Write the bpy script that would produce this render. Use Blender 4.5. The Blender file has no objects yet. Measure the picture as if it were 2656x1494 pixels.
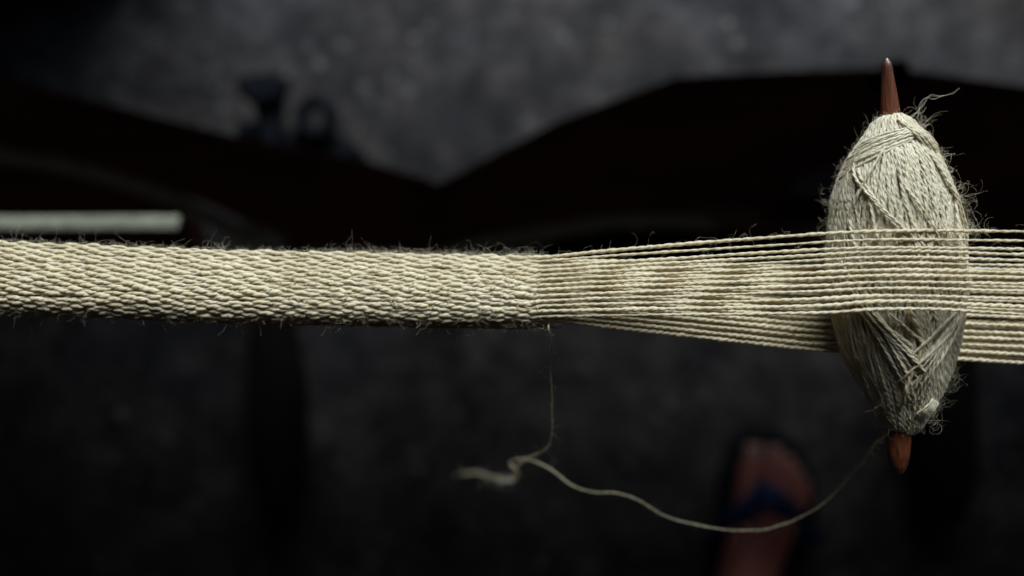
import bpy, math, random
import numpy as np
from mathutils import Vector

rng = np.random.default_rng(7)
random.seed(7)
SC = bpy.context.scene
C = SC.collection

# ------------------------------------------------------------------ camera
D = 0.151            # camera to the woven band (m)
H = 0.73             # height of the band over the floor
TAN = 36.0 / 27.2    # picture width / distance
cam_d = bpy.data.cameras.new('camera')
cam = bpy.data.objects.new('camera', cam_d)
C.objects.link(cam)
cam.location = (0, 0, H + D)
cam.rotation_euler = (0, 0, 0)
cam_d.sensor_width = 36
cam_d.lens = 27.2
cam_d.clip_start = 0.005
cam_d.clip_end = 50
cam_d.dof.use_dof = True
cam_d.dof.focus_distance = 0.1460
cam_d.dof.aperture_fstop = 6.3
SC.camera = cam

# ------------------------------------------------------------------ world and lamps
w = bpy.data.worlds.new("World")
SC.world = w
w.use_nodes = True
w.node_tree.nodes['Background'].inputs[0].default_value = (0.92, 0.88, 1.0, 1)
w.node_tree.nodes['Background'].inputs[1].default_value = 0.0090


def area(name, loc, target, size, power, col, spread=180):
    l = bpy.data.lights.new(name, 'AREA')
    l.shape = 'RECTANGLE'
    l.size, l.size_y = size
    l.energy = power
    l.color = col
    l.spread = math.radians(spread)
    o = bpy.data.objects.new(name, l)
    C.objects.link(o)
    o.location = loc
    o.rotation_euler = (Vector(target) - Vector(loc)).to_track_quat('-Z', 'Y').to_euler()
    return o


area('doorway_light', (0.32, 1.42, H + 0.84), (0.0, 0.0, H), (1.35, 0.90), 47.0, (0.88, 0.975, 1.0), 150)
area('side_skylight', (1.15, 1.35, H + 0.62), (0.1, 0.1, 0.5), (0.6, 0.5), 4.0, (0.45, 0.68, 1.0), 150)

vs = SC.view_settings
vs.view_transform = 'Standard'
vs.look = 'None'
vs.exposure = 0.0
vs.gamma = 1.0
SC.cycles.use_denoising = True
SC.cycles.max_bounces = 8
SC.cycles.transmission_bounces = 6
SC.cycles.diffuse_bounces = 5

# ------------------------------------------------------------------ helpers


def U(px, py, z):
    """point of the place at height z (relative to the band) that the photograph shows at px, py"""
    s = TAN / 2656.0 * (D - z)
    return np.array([(px - 1328.0) * s, (747.0 - py) * s, z + H])


def UA(px, py, z):
    s = TAN / 2656.0 * (D - z)
    return np.stack([(px - 1328.0) * s, (747.0 - py) * s, z + H], axis=-1)


def K(v):            # coordinates read off the 2576 px wide view
    return v * 2656.0 / 2576.0


def mesh_obj(name, V, F, mat, parent=None, smooth=True, fib=None):
    me = bpy.data.meshes.new(name)
    V = np.asarray(V, dtype=np.float32)
    if isinstance(F, np.ndarray):
        k = F.shape[1]
        me.vertices.add(len(V))
        me.vertices.foreach_set('co', V.ravel())
        me.loops.add(F.size)
        me.loops.foreach_set('vertex_index', F.astype(np.int32).ravel())
        me.polygons.add(len(F))
        me.polygons.foreach_set('loop_start', np.arange(0, F.size, k, dtype=np.int32))
        me.update(calc_edges=True)
    else:
        me.from_pydata([tuple(v) for v in V], [], F)
    if smooth:
        me.polygons.foreach_set('use_smooth', np.ones(len(me.polygons), dtype=bool))
    if fib is not None:
        a = me.attributes.new('fib', 'FLOAT_VECTOR', 'POINT')
        a.data.foreach_set('vector', np.asarray(fib, dtype=np.float32).ravel())
    me.materials.append(mat)
    me.update()
    o = bpy.data.objects.new(name, me)
    C.objects.link(o)
    if parent is not None:
        o.parent = parent
        o.matrix_parent_inverse = parent.matrix_world.inverted()
    return o


def empty(name, label, cat, loc=(0, 0, 0), group=None):
    o = bpy.data.objects.new(name, None)
    C.objects.link(o)
    o.location = loc
    o.empty_display_size = 0.01
    o['label'] = label
    o['category'] = cat
    if group:
        o['group'] = group
    bpy.context.view_layer.update()
    return o


def tag(o, label=None, cat=None, group=None, kind=None):
    if label: o['label'] = label
    if cat: o['category'] = cat
    if group: o['group'] = group
    if kind: o['kind'] = kind
    return o


def norm(a):
    return a / np.maximum(np.linalg.norm(a, axis=-1, keepdims=True), 1e-12)


def frames(P, ref):
    T = norm(np.gradient(P, axis=0))
    B = norm(np.cross(T, ref))
    N = np.cross(B, T)
    return T, N, B


def arclen(P):
    return np.concatenate([[0], np.cumsum(np.linalg.norm(np.diff(P, axis=0), axis=1))])


def resample(P, step):
    s = arclen(P)
    n = max(4, int(s[-1] / step))
    t = np.linspace(0, s[-1], n)
    return np.stack([np.interp(t, s, P[:, k]) for k in range(3)], 1)


def smooth_path(pts, n):
    """Catmull-Rom through pts"""
    P = np.asarray(pts, float)
    P = np.vstack([2 * P[0] - P[1], P, 2 * P[-1] - P[-2]])
    out = []
    m = len(P) - 3
    for i in range(m):
        t = np.linspace(0, 1, n, endpoint=(i == m - 1))[:, None]
        a, b, c, d = P[i], P[i + 1], P[i + 2], P[i + 3]
        out.append(0.5 * ((2 * b) + (-a + c) * t + (2 * a - 5 * b + 4 * c - d) * t ** 2 + (-a + 3 * b - 3 * c + d) * t ** 3))
    return np.vstack(out)


def noise1(n, cell, amp=1.0):
    """smooth 1-D noise of n samples, one knot every `cell` samples"""
    m = int(n / cell) + 4
    k = rng.normal(0, 1, m)
    x = np.arange(n) / cell + rng.random()
    i = x.astype(int)
    f = x - i
    f = f * f * (3 - 2 * f)
    i = np.clip(i, 0, m - 2)
    return amp * (k[i] * (1 - f) + k[i + 1] * f)


def tube(P, R, N, B, sides):
    n = len(P)
    a = np.arange(sides) * 2 * math.pi / sides
    V = P[:, None, :] + R[:, None, None] * (np.cos(a)[None, :, None] * N[:, None, :] + np.sin(a)[None, :, None] * B[:, None, :])
    i = np.arange(n - 1)[:, None] * sides
    j = np.arange(sides)[None, :]
    j2 = (j + 1) % sides
    F = np.stack([i + j, i + j2, i + sides + j2, i + sides + j], -1).reshape(-1, 4)
    return V.reshape(-1, 3), F


def yarn_geo(P, ref, off, r, pitch, sides=7, strands=2, sign=1, irr=0.12, phase=None, thick=None):
    """a plied yarn along P: `strands` twisted plies with uneven thickness"""
    n = len(P)
    T, N, B = frames(P, ref)
    s = arclen(P)
    step = s[-1] / max(1, n - 1)
    if phase is None:
        phase = rng.random() * 6.28
    ph = phase + sign * 2 * math.pi * s / pitch + noise1(n, max(6, 0.004 / step), 0.35)
    th = 1 + noise1(n, max(5, 0.006 / step), irr * 0.5) + noise1(n, max(3, 0.0016 / step), irr * 0.35)
    th = np.clip(th, 0.6, 1.5)
    if thick is not None:
        th = th * thick
    Vs, Fs, A = [], [], []
    base = 0
    for q in range(strands):
        a = ph + q * 2 * math.pi / strands
        own = 1 + noise1(n, max(3, 0.0022 / step), irr * 0.5)
        own = np.clip(own, 0.65, 1.4)
        c = P + (off * th)[:, None] * (np.cos(a)[:, None] * N + np.sin(a)[:, None] * B)
        Tc, Nc, Bc = frames(c, ref)
        V, F = tube(c, r * th * own, Nc, Bc, sides)
        Vs.append(V)
        Fs.append(F + base)
        base += len(V)
        an = np.arange(sides) * 2 * math.pi / sides
        tw = (s / 0.0011)[:, None] * 0.9 + an[None, :]
        f = np.stack([np.repeat((s / 0.0010)[:, None], sides, 1) + rng.random() * 50,
                      np.cos(tw) * 2.6 + rng.random() * 50, np.sin(tw) * 2.6 + q * 9], -1).reshape(-1, 3)
        A.append(f)
    return np.vstack(Vs), np.vstack(Fs), np.vstack(A)


class Geo:
    def __init__(s):
        s.V, s.F, s.A, s.n = [], [], [], 0

    def add(s, V, F, A=None):
        s.V.append(V)
        s.F.append(F + s.n)
        s.A.append(A if A is not None else np.zeros((len(V), 3)))
        s.n += len(V)

    def obj(s, name, mat, parent=None, smooth=True):
        return mesh_obj(name, np.vstack(s.V), np.vstack(s.F), mat, parent, smooth, np.vstack(s.A))


def fibres(geo, roots, dirs, length, rad=0.0000130, curl=1.5, segs=9):
    """stray hairs: thin curling three-sided tubes"""
    m = len(roots)
    L = length if np.ndim(length) else np.full(m, length)
    d = norm(dirs + rng.normal(0, 0.45, (m, 3)))
    ax = norm(rng.normal(0, 1, (m, 3)))
    k = rng.normal(0, 1.0, m) * curl * 1.9
    k2 = rng.normal(0, 1.0, m) * curl * 1.6
    pts = np.zeros((m, segs + 1, 3))
    pts[:, 0] = roots
    cur = d.copy()
    side = norm(np.cross(d, ax))
    up = np.cross(side, d)
    for q in range(segs):
        pts[:, q + 1] = pts[:, q] + cur * (L / segs)[:, None]
        a = (k / segs * 1.6)[:, None]
        b = (k2 * math.sin(q * 1.1) / segs * 1.8)[:, None]
        cur = norm(cur + side * a + up * b)
        side = norm(side - cur * np.sum(side * cur, 1, keepdims=True))
    t = np.linspace(1, 0.45, segs + 1)
    a = np.arange(3) * 2 * math.pi / 3
    T = norm(np.gradient(pts, axis=1))
    refv = np.broadcast_to(np.array([0.31, 0.17, 0.93]), T.shape)
    B = norm(np.cross(T, refv))
    N = np.cross(B, T)
    R = rad * t[None, :, None, None] * rng.uniform(0.7, 1.3, (m, 1, 1, 1))
    V = pts[:, :, None, :] + R * (np.cos(a)[None, None, :, None] * N[:, :, None, :] + np.sin(a)[None, None, :, None] * B[:, :, None, :])
    base = (np.arange(m) * (segs + 1) * 3)[:, None, None]
    i = (np.arange(segs) * 3)[None, :, None]
    j = np.arange(3)[None, None, :]
    j2 = (j + 1) % 3
    F = np.stack([base + i + j, base + i + j2, base + i + 3 + j2, base + i + 3 + j], -1).reshape(-1, 4)
    geo.add(V.reshape(-1, 3), F)


# ------------------------------------------------------------------ materials
def mat_new(name):
    m = bpy.data.materials.new(name)
    m.use_nodes = True
    nt = m.node_tree
    nt.nodes.clear()
    out = nt.nodes.new('ShaderNodeOutputMaterial')
    return m, nt, out


def ramp(nt, fac, stops):
    r = nt.nodes.new('ShaderNodeValToRGB')
    e = r.color_ramp.elements
    while len(e) < len(stops):
        e.new(0.5)
    for k, (p, c) in enumerate(stops):
        e[k].position = p
        e[k].color = (*c, 1)
    nt.links.new(fac, r.inputs[0])
    return r.outputs[0]


def noise(nt, vec, scale, detail=4, rough=0.55):
    n = nt.nodes.new('ShaderNodeTexNoise')
    n.inputs['Scale'].default_value = scale
    n.inputs['Detail'].default_value = detail
    n.inputs['Roughness'].default_value = rough
    if vec is not None:
        nt.links.new(vec, n.inputs['Vector'])
    return n.outputs['Fac']


def coords(nt, scale=(1, 1, 1)):
    tc = nt.nodes.new('ShaderNodeTexCoord')
    mp = nt.nodes.new('ShaderNodeMapping')
    mp.inputs['Scale'].default_value = scale
    nt.links.new(tc.outputs['Object'], mp.inputs[0])
    return mp.outputs[0]


def wool(name, c_lo, c_hi, trans_col, trans=0.35, bump=0.5, rough=0.42, spec=0.5, stain=None):
    m, nt, out = mat_new(name)
    at = nt.nodes.new('ShaderNodeAttribute')
    at.attribute_name = 'fib'
    mp = nt.nodes.new('ShaderNodeMapping')
    mp.inputs['Scale'].default_value = (0.40, 1.9, 1.9)
    nt.links.new(at.outputs['Vector'], mp.inputs[0])
    f1 = noise(nt, mp.outputs[0], 1.3, 2, 0.5)
    tc = coords(nt)
    f2 = noise(nt, tc, 190, 3, 0.6)
    mixf = nt.nodes.new('ShaderNodeMath')
    mixf.operation = 'MULTIPLY_ADD'
    nt.links.new(f1, mixf.inputs[0])
    mixf.inputs[1].default_value = 0.5
    h = nt.nodes.new('ShaderNodeMath')
    h.operation = 'MULTIPLY'
    nt.links.new(f2, h.inputs[0])
    h.inputs[1].default_value = 0.5
    nt.links.new(h.outputs[0], mixf.inputs[2])
    col = ramp(nt, mixf.outputs[0], [(0.32, c_lo), (0.62, c_hi)])
    if stain is not None:
        geo = nt.nodes.new('ShaderNodeNewGeometry')
        vd = nt.nodes.new('ShaderNodeVectorMath')
        vd.operation = 'DISTANCE'
        nt.links.new(geo.outputs['Position'], vd.inputs[0])
        vd.inputs[1].default_value = tuple(stain)
        mr = nt.nodes.new('ShaderNodeMapRange')
        nt.links.new(vd.outputs['Value'], mr.inputs['Value'])
        mr.inputs['From Min'].default_value = 0.0003
        mr.inputs['From Max'].default_value = 0.0016
        mr.inputs['To Min'].default_value = 0.7
        mr.inputs['To Max'].default_value = 0.0
        mx = nt.nodes.new('ShaderNodeMix')
        mx.data_type = 'RGBA'
        nt.links.new(mr.outputs[0], mx.inputs['Factor'])
        nt.links.new(col, mx.inputs['A'])
        mx.inputs['B'].default_value = (0.10, 0.22, 0.36, 1)
        col = mx.outputs['Result']
    bp = nt.nodes.new('ShaderNodeBump')
    bp.inputs['Strength'].default_value = bump
    bp.inputs['Distance'].default_value = 0.00022
    nt.links.new(f1, bp.inputs['Height'])
    p = nt.nodes.new('ShaderNodeBsdfPrincipled')
    nt.links.new(col, p.inputs['Base Color'])
    p.inputs['Roughness'].default_value = rough
    p.inputs['Specular IOR Level'].default_value = spec
    p.inputs['Sheen Weight'].default_value = 0.12
    p.inputs['Sheen Roughness'].default_value = 0.35
    nt.links.new(bp.outputs[0], p.inputs['Normal'])
    t = nt.nodes.new('ShaderNodeBsdfTranslucent')
    t.inputs[0].default_value = (*trans_col, 1)
    nt.links.new(bp.outputs[0], t.inputs['Normal'])
    ms = nt.nodes.new('ShaderNodeMixShader')
    ms.inputs[0].default_value = trans
    nt.links.new(p.outputs[0], ms.inputs[1])
    nt.links.new(t.outputs[0], ms.inputs[2])
    nt.links.new(ms.outputs[0], out.inputs[0])
    return m


STAIN = U(1755, 794, 0.0035)
M_WARP = wool('cream_wool_warp', (0.66, 0.585, 0.39), (0.88, 0.815, 0.64), (0.90, 0.71, 0.31), 0.40, bump=0.6, rough=0.30, spec=0.8, stain=STAIN)
M_EDGE_SHADED = wool('cream_wool_edge_shaded', (0.60, 0.50, 0.31), (0.74, 0.66, 0.44), (0.95, 0.55, 0.17), 0.66, bump=0.4)  # browner than the warp wool: the rolled edge's shaded glow is put into the colour
M_WOUND = wool('cream_wool_wound', (0.70, 0.63, 0.44), (0.89, 0.835, 0.68), (0.90, 0.71, 0.32), 0.34, bump=0.6, rough=0.30, spec=0.9)
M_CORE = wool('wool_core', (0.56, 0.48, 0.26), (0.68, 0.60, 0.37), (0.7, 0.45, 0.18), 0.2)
M_FIBRE = wool('wool_fibre', (0.80, 0.75, 0.62), (0.90, 0.86, 0.74), (0.9, 0.75, 0.5), 0.45, bump=0.0, rough=0.35, spec=0.6)


def wood(name, dark, light, scale, rough=0.45, coat=0.0, bump=0.2, dist=0.0004, spec=0.4):
    m, nt, out = mat_new(name)
    v = coords(nt, scale)
    f = noise(nt, v, 1.0, 6, 0.62)
    col = ramp(nt, f, [(0.3, dark), (0.7, light)])
    p = nt.nodes.new('ShaderNodeBsdfPrincipled')
    nt.links.new(col, p.inputs['Base Color'])
    r = nt.nodes.new('ShaderNodeMapRange')
    nt.links.new(f, r.inputs['Value'])
    r.inputs['To Min'].default_value = rough - 0.12
    r.inputs['To Max'].default_value = rough + 0.15
    nt.links.new(r.outputs[0], p.inputs['Roughness'])
    p.inputs['Coat Weight'].default_value = coat
    p.inputs['Coat Roughness'].default_value = 0.25
    p.inputs['Specular IOR Level'].default_value = spec
    b = nt.nodes.new('ShaderNodeBump')
    b.inputs['Strength'].default_value = bump
    b.inputs['Distance'].default_value = dist
    nt.links.new(f, b.inputs['Height'])
    nt.links.new(b.outputs[0], p.inputs['Normal'])
    nt.links.new(p.outputs[0], out.inputs[0])
    return m


M_STICK = wood('polished_red_brown_stick', (0.030, 0.008, 0.004), (0.18, 0.050, 0.020), (1300, 70, 1300), 0.36, 0.8, 0.9, 0.0005)
M_LOOM = wood('dark_brown_loom_wood', (0.11, 0.034, 0.02), (0.34, 0.105, 0.06), (14, 60, 60), 0.5, spec=0.35)
M_TREADLE = wood('black_brown_wood', (0.006, 0.005, 0.005), (0.018, 0.014, 0.012), (50, 9, 50), 0.7, spec=0.15)


def plain(name, c1, c2, scale=60, rough=0.8, spec=0.3, bump=0.3, dist=0.002):
    m, nt, out = mat_new(name)
    f = noise(nt, coords(nt), scale, 5, 0.6)
    col = ramp(nt, f, [(0.3, c1), (0.7, c2)])
    p = nt.nodes.new('ShaderNodeBsdfPrincipled')
    nt.links.new(col, p.inputs['Base Color'])
    p.inputs['Roughness'].default_value = rough
    p.inputs['Specular IOR Level'].default_value = spec
    b = nt.nodes.new('ShaderNodeBump')
    b.inputs['Strength'].default_value = bump
    b.inputs['Distance'].default_value = dist
    nt.links.new(f, b.inputs['Height'])
    nt.links.new(b.outputs[0], p.inputs['Normal'])
    nt.links.new(p.outputs[0], out.inputs[0])
    return m


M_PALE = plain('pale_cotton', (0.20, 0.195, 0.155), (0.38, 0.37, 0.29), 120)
M_PALE_B = plain('grey_cream_cotton', (0.48, 0.46, 0.36), (0.62, 0.60, 0.48), 120)
M_IRON = plain('blue_black_iron', (0.003, 0.004, 0.007), (0.008, 0.010, 0.015), 60, 0.7, 0.15)
M_SKIN = plain('brown_skin', (0.25, 0.08, 0.065), (0.36, 0.12, 0.095), 45, 0.6, 0.3, 0.15)
M_NAIL = plain('toenail', (0.42, 0.24, 0.19), (0.50, 0.30, 0.25), 60, 0.35)
M_SOLE = plain('black_rubber', (0.006, 0.007, 0.010), (0.014, 0.015, 0.02), 80, 0.8, 0.15)
M_STRAP = plain('blue_rubber', (0.010, 0.028, 0.09), (0.016, 0.045, 0.14), 70, 0.6, 0.25)
M_TROUSER = plain('black_trousers', (0.008, 0.008, 0.010), (0.02, 0.02, 0.025), 90, 0.9)
M_LILAC = plain('lilac_cloth', (0.16, 0.16, 0.20), (0.24, 0.23, 0.28), 60)
M_MAROON = plain('maroon_cloth', (0.07, 0.02, 0.025), (0.12, 0.03, 0.04), 60)
M_TAN = plain('tan_cloth', (0.24, 0.19, 0.14), (0.34, 0.27, 0.20), 60)


def floor_material():
    m, nt, out = mat_new('trodden_cement')
    v = coords(nt)
    a = noise(nt, v, 15, 4, 0.6)
    b = noise(nt, v, 55, 4, 0.65)
    c = noise(nt, v, 4, 3, 0.5)
    col = ramp(nt, a, [(0.34, (0.025, 0.023, 0.024)), (0.50, (0.047, 0.042, 0.042)), (0.66, (0.080, 0.071, 0.069))])
    col2 = ramp(nt, b, [(0.36, (0.55, 0.55, 0.57)), (0.52, (1.0, 1.0, 1.0)), (0.70, (1.45, 1.42, 1.40))])
    col3 = ramp(nt, c, [(0.35, (0.86, 0.90, 1.0)), (0.65, (1.05, 1.0, 0.95))])
    mx = nt.nodes.new('ShaderNodeMix'); mx.data_type = 'RGBA'; mx.blend_type = 'MULTIPLY'
    mx.inputs['Factor'].default_value = 1
    nt.links.new(col, mx.inputs['A']); nt.links.new(col2, mx.inputs['B'])
    my = nt.nodes.new('ShaderNodeMix'); my.data_type = 'RGBA'; my.blend_type = 'MULTIPLY'
    my.inputs['Factor'].default_value = 1
    nt.links.new(mx.outputs['Result'], my.inputs['A']); nt.links.new(col3, my.inputs['B'])
    # pale lime specks trodden into the surface
    vo = nt.nodes.new('ShaderNodeTexVoronoi')
    vo.inputs['Scale'].default_value = 22
    nt.links.new(v, vo.inputs['Vector'])
    sp = ramp(nt, vo.outputs['Distance'], [(0.05, (1, 1, 1)), (0.16, (0, 0, 0))])
    mz = nt.nodes.new('ShaderNodeMix'); mz.data_type = 'RGBA'; mz.blend_type = 'ADD'
    mz.inputs['Factor'].default_value = 0.07
    nt.links.new(my.outputs['Result'], mz.inputs['A']); nt.links.new(sp, mz.inputs['B'])
    st = noise(nt, v, 2.3, 6, 0.7)
    stc = ramp(nt, st, [(0.42, (0.62, 0.60, 0.60)), (0.54, (1.0, 1.0, 1.0))])
    ms = nt.nodes.new('ShaderNodeMix'); ms.data_type = 'RGBA'; ms.blend_type = 'MULTIPLY'
    ms.inputs['Factor'].default_value = 0.7
    nt.links.new(mz.outputs['Result'], ms.inputs['A']); nt.links.new(stc, ms.inputs['B'])
    p = nt.nodes.new('ShaderNodeBsdfPrincipled')
    nt.links.new(ms.outputs['Result'], p.inputs['Base Color'])
    p.inputs['Roughness'].default_value = 0.85
    p.inputs['Specular IOR Level'].default_value = 0.25
    bp = nt.nodes.new('ShaderNodeBump')
    bp.inputs['Strength'].default_value = 0.5
    bp.inputs['Distance'].default_value = 0.004
    nt.links.new(b, bp.inputs['Height'])
    nt.links.new(bp.outputs[0], p.inputs['Normal'])
    nt.links.new(p.outputs[0], out.inputs[0])
    return m


M_FLOOR = floor_material()

# ------------------------------------------------------------------ the floor
n = 60
gx = np.linspace(-3, 3, n)
X, Y = np.meshgrid(gx, gx)
Z = 0.004 * np.sin(X * 9.1 + 1.0) * np.cos(Y * 7.3) + 0.003 * np.sin(X * 21 + Y * 17) - 0.008
V = np.stack([X.ravel(), Y.ravel(), Z.ravel()], 1)
i = np.arange(n - 1)[:, None] * n + np.arange(n - 1)[None, :]
i = i.ravel()
F = np.stack([i, i + 1, i + n + 1, i + n], 1)
fl = mesh_obj('floor', V, F, M_FLOOR)
tag(fl, kind='structure')


Gg = Geo()
for q in range(1400):
    c = np.array([rng.uniform(-0.75, 0.75), rng.uniform(-0.5, 0.6), 0.0])
    c[2] = 0.004 * math.sin(c[0] * 9.1 + 1.0) * math.cos(c[1] * 7.3) + 0.003 * math.sin(c[0] * 21 + c[1] * 17) - 0.008
    rr = rng.gamma(2.0, 0.0011) + 0.001
    oc = np.array([[1, 0, 0], [0, 1, 0], [-1, 0, 0], [0, -1, 0], [0, 0, 0.7], [0, 0, -0.5]]) * rr * rng.uniform(0.6, 1.3, (6, 3))
    an = rng.random() * 6.28
    ro = np.array([[math.cos(an), -math.sin(an), 0], [math.sin(an), math.cos(an), 0], [0, 0, 1]])
    Vg = oc @ ro.T + c
    Fg = np.array([[0, 1, 4, 4], [1, 2, 4, 4], [2, 3, 4, 4], [3, 0, 4, 4]])
    Gg.V.append(Vg); Gg.F.append(Fg[:, :3] + Gg.n); Gg.A.append(Vg); Gg.n += 6
M_GRIT = plain('grit', (0.05, 0.045, 0.045), (0.19, 0.175, 0.165), 14, 0.9)
gr = Gg.obj('grit', M_GRIT, None, False)
tag(gr, 'scattered small grit and stone chips on the dark cement floor', 'grit', kind='stuff')

# ------------------------------------------------------------------ background woodwork
def prism(name, outline, z_top, thick, mat, parent=None, bevel=0.004, disp=True):
    """a board whose upper face has the given outline (view coordinates), lying at z_top"""
    k = K if disp else (lambda a: a)
    pts = [U(k(a), k(b), z_top) for a, b in outline]
    m = len(pts)
    V = [p for p in pts] + [p - np.array([0, 0, thick]) for p in pts]
    A = sum((pts[q][0] * pts[(q + 1) % m][1] - pts[(q + 1) % m][0] * pts[q][1]) for q in range(m))
    top = list(range(m))
    bot = [m + q for q in reversed(range(m))]
    sides = [[q, m + q, m + (q + 1) % m, (q + 1) % m] for q in range(m)]
    if A < 0:
        top = top[::-1]; bot = bot[::-1]; sides = [s[::-1] for s in sides]
    o = mesh_obj(name, V, [top, bot] + sides, mat, parent, smooth=False)
    if bevel:
        b = o.modifiers.new('bevel', 'BEVEL')
        b.width = bevel
        b.segments = 3
        b.limit_method = 'ANGLE'
    return o


loom = empty('loom', 'dark brown wooden loom lying in shadow under the cream band', 'loom', (0, 0, H - 0.4))
prism('rail', [(-900, -30), (0, 192), (300, 268), (600, 342), (900, 398), (1090, 452), (1120, 640), (760, 620), (520, 512), (250, 425), (0, 366), (-900, 150)], -0.33, 0.035, M_LOOM, loom)
prism('board', [(955, 505), (1110, 455), (1400, 303), (1700, 190), (1960, 174), (2250, 166), (2590, 212), (3600, 300), (3600, 640), (1400, 560), (1180, 566), (1010, 640)], -0.342, 0.035, M_LOOM, loom)
prism('crossbar', [(-900, 300), (0, 384), (250, 440), (440, 512), (478, 560), (478, 640), (-900, 640)], -0.36, 0.03, M_LOOM, loom)
prism('peg', [(2243, 148), (2292, 148), (2292, 205), (2243, 205)], -0.315, 0.075, M_TREADLE, loom, 0.002)
# uprights carrying the frame
prism('upright', [(1010, 640), (1090, 640), (1090, 740), (1010, 740)], -0.37, 0.352, M_TREADLE, loom, 0.003)
prism('upright', [(3330, 420), (3480, 420), (3480, 560), (3330, 560)], -0.38, 0.342, M_TREADLE, loom, 0.003)
prism('upright', [(-760, 80), (-620, 120), (-620, 190), (-760, 150)], -0.37, 0.352, M_TREADLE, loom, 0.003)
prism('beam', [(1010, 560), (2700, 500), (3500, 470), (3500, 560), (2700, 620), (1010, 700)], -0.38, 0.03, M_TREADLE, loom)

# added out-of-view plank table, placed to shade the floor and loom boards
shade_table = empty('added_shade_table', 'wide dark plank table added out of view beyond the top edge to cast shade', 'shade table', (0, 0.5, 0))


def box(name, x0, x1, y0, y1, z0, z1, mat, parent=None, bevel=0.003):
    V = [(x0, y0, z0), (x1, y0, z0), (x1, y1, z0), (x0, y1, z0), (x0, y0, z1), (x1, y0, z1), (x1, y1, z1), (x0, y1, z1)]
    F = [[0, 3, 2, 1], [4, 5, 6, 7], [0, 1, 5, 4], [1, 2, 6, 5], [2, 3, 7, 6], [3, 0, 4, 7]]
    o = mesh_obj(name, V, F, mat, parent, smooth=False)
    if bevel:
        b = o.modifiers.new('bevel', 'BEVEL')
        b.width = bevel
        b.segments = 2
    return o


TB0, TB1 = 0.128, 0.605
for q in range(6):
    y0 = TB0 + q * (TB1 - TB0) / 6
    box('plank', -1.0, 1.0, y0 + 0.001, y0 + (TB1 - TB0) / 6 - 0.001, H - 0.15, H - 0.13, M_TREADLE, shade_table)
box('shade_panel', -1.0, -0.30, 0.44, 0.465, -0.01, H - 0.152, M_TREADLE, shade_table)  # added upright panel, out of view, to darken the upper left floor
box('shade_panel', -1.0, -0.30, 0.44, 0.465, H - 0.1295, H + 0.35, M_TREADLE, shade_table)
for sx in (-0.9, 0.9):
    for sy in (TB0 + 0.06, TB1 - 0.05):
        box('leg', sx - 0.03, sx + 0.03, sy - 0.03, sy + 0.03, -0.01, H - 0.151, M_TREADLE, shade_table)

# two treadles on the floor
t1 = prism('treadle', [(640, 560), (705, 560), (722, 840), (748, 980), (752, 1180), (738, 1262), (700, 1290), (655, 1280), (628, 1210), (610, 1050), (622, 840)], -0.655, 0.05, M_TREADLE, None, 0.012)
tag(t1, 'long black wooden treadle with a rounded end, left of centre below the band', 'treadle', 'treadles under the loom')
t2 = prism('treadle', [(2350, 560), (2470, 560), (2470, 900), (2478, 1200), (2440, 1318), (2375, 1310), (2335, 1200), (2332, 960)], -0.655, 0.05, M_TREADLE, None, 0.012)
tag(t2, 'long black wooden treadle on the floor behind the wound shuttle', 'treadle', 'treadles under the loom')
for name, X0, X1 in (('t1', 650, 720), ('t2', 2380, 2450)):
    par = t1 if name == 't1' else t2
    prism('block', [(X0, 1180), (X1, 1180), (X1, 1240), (X0, 1240)], -0.707, 0.02, M_TREADLE, par, 0.002)
    prism('block', [(X0, 600), (X1, 600), (X1, 660), (X0, 660)], -0.707, 0.02, M_TREADLE, par, 0.002)

# iron hook and ring standing behind the left rail
cup = empty('iron_stand', 'blue-black flared iron stand sitting on the floor behind the left loom rail', 'iron stand', U(K(655), K(260), -0.62))
prism('head', [(578, 205), (604, 186), (660, 176), (712, 178), (714, 205), (700, 250), (640, 270), (604, 244)], -0.60, 0.03, M_IRON, cup, 0.008)
prism('stem', [(622, 240), (706, 236), (694, 320), (700, 420), (640, 400), (645, 310)], -0.615, 0.03, M_IRON, cup, 0.008)
prism('base', [(590, 300), (700, 300), (700, 420), (580, 400)], -0.66, 0.05, M_IRON, cup, 0.008)
ringp = empty('iron_shackle', 'blue-black iron ring on a plate, right of the flared foot behind the rail', 'iron ring', U(K(795), K(280), -0.62))
Pc = U(K(797), K(298), -0.61)
ang = np.linspace(0, 2 * math.pi, 41)
Rr = 0.0145
PP = np.stack([Pc[0] + Rr * 1.0 * np.cos(ang), Pc[1] + Rr * 1.1 * np.sin(ang), np.full(41, Pc[2])], 1)
T_, N_, B_ = frames(PP, np.array([0, 0, 1.0]))
Vr, Fr = tube(PP, np.full(41, 0.0074), N_, B_, 10)
mesh_obj('ring', Vr, Fr, M_IRON, ringp)
prism('plate', [(700, 342), (752, 312), (830, 322), (884, 350), (886, 430), (700, 420)], -0.62, 0.10, M_IRON, ringp, 0.008)


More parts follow.
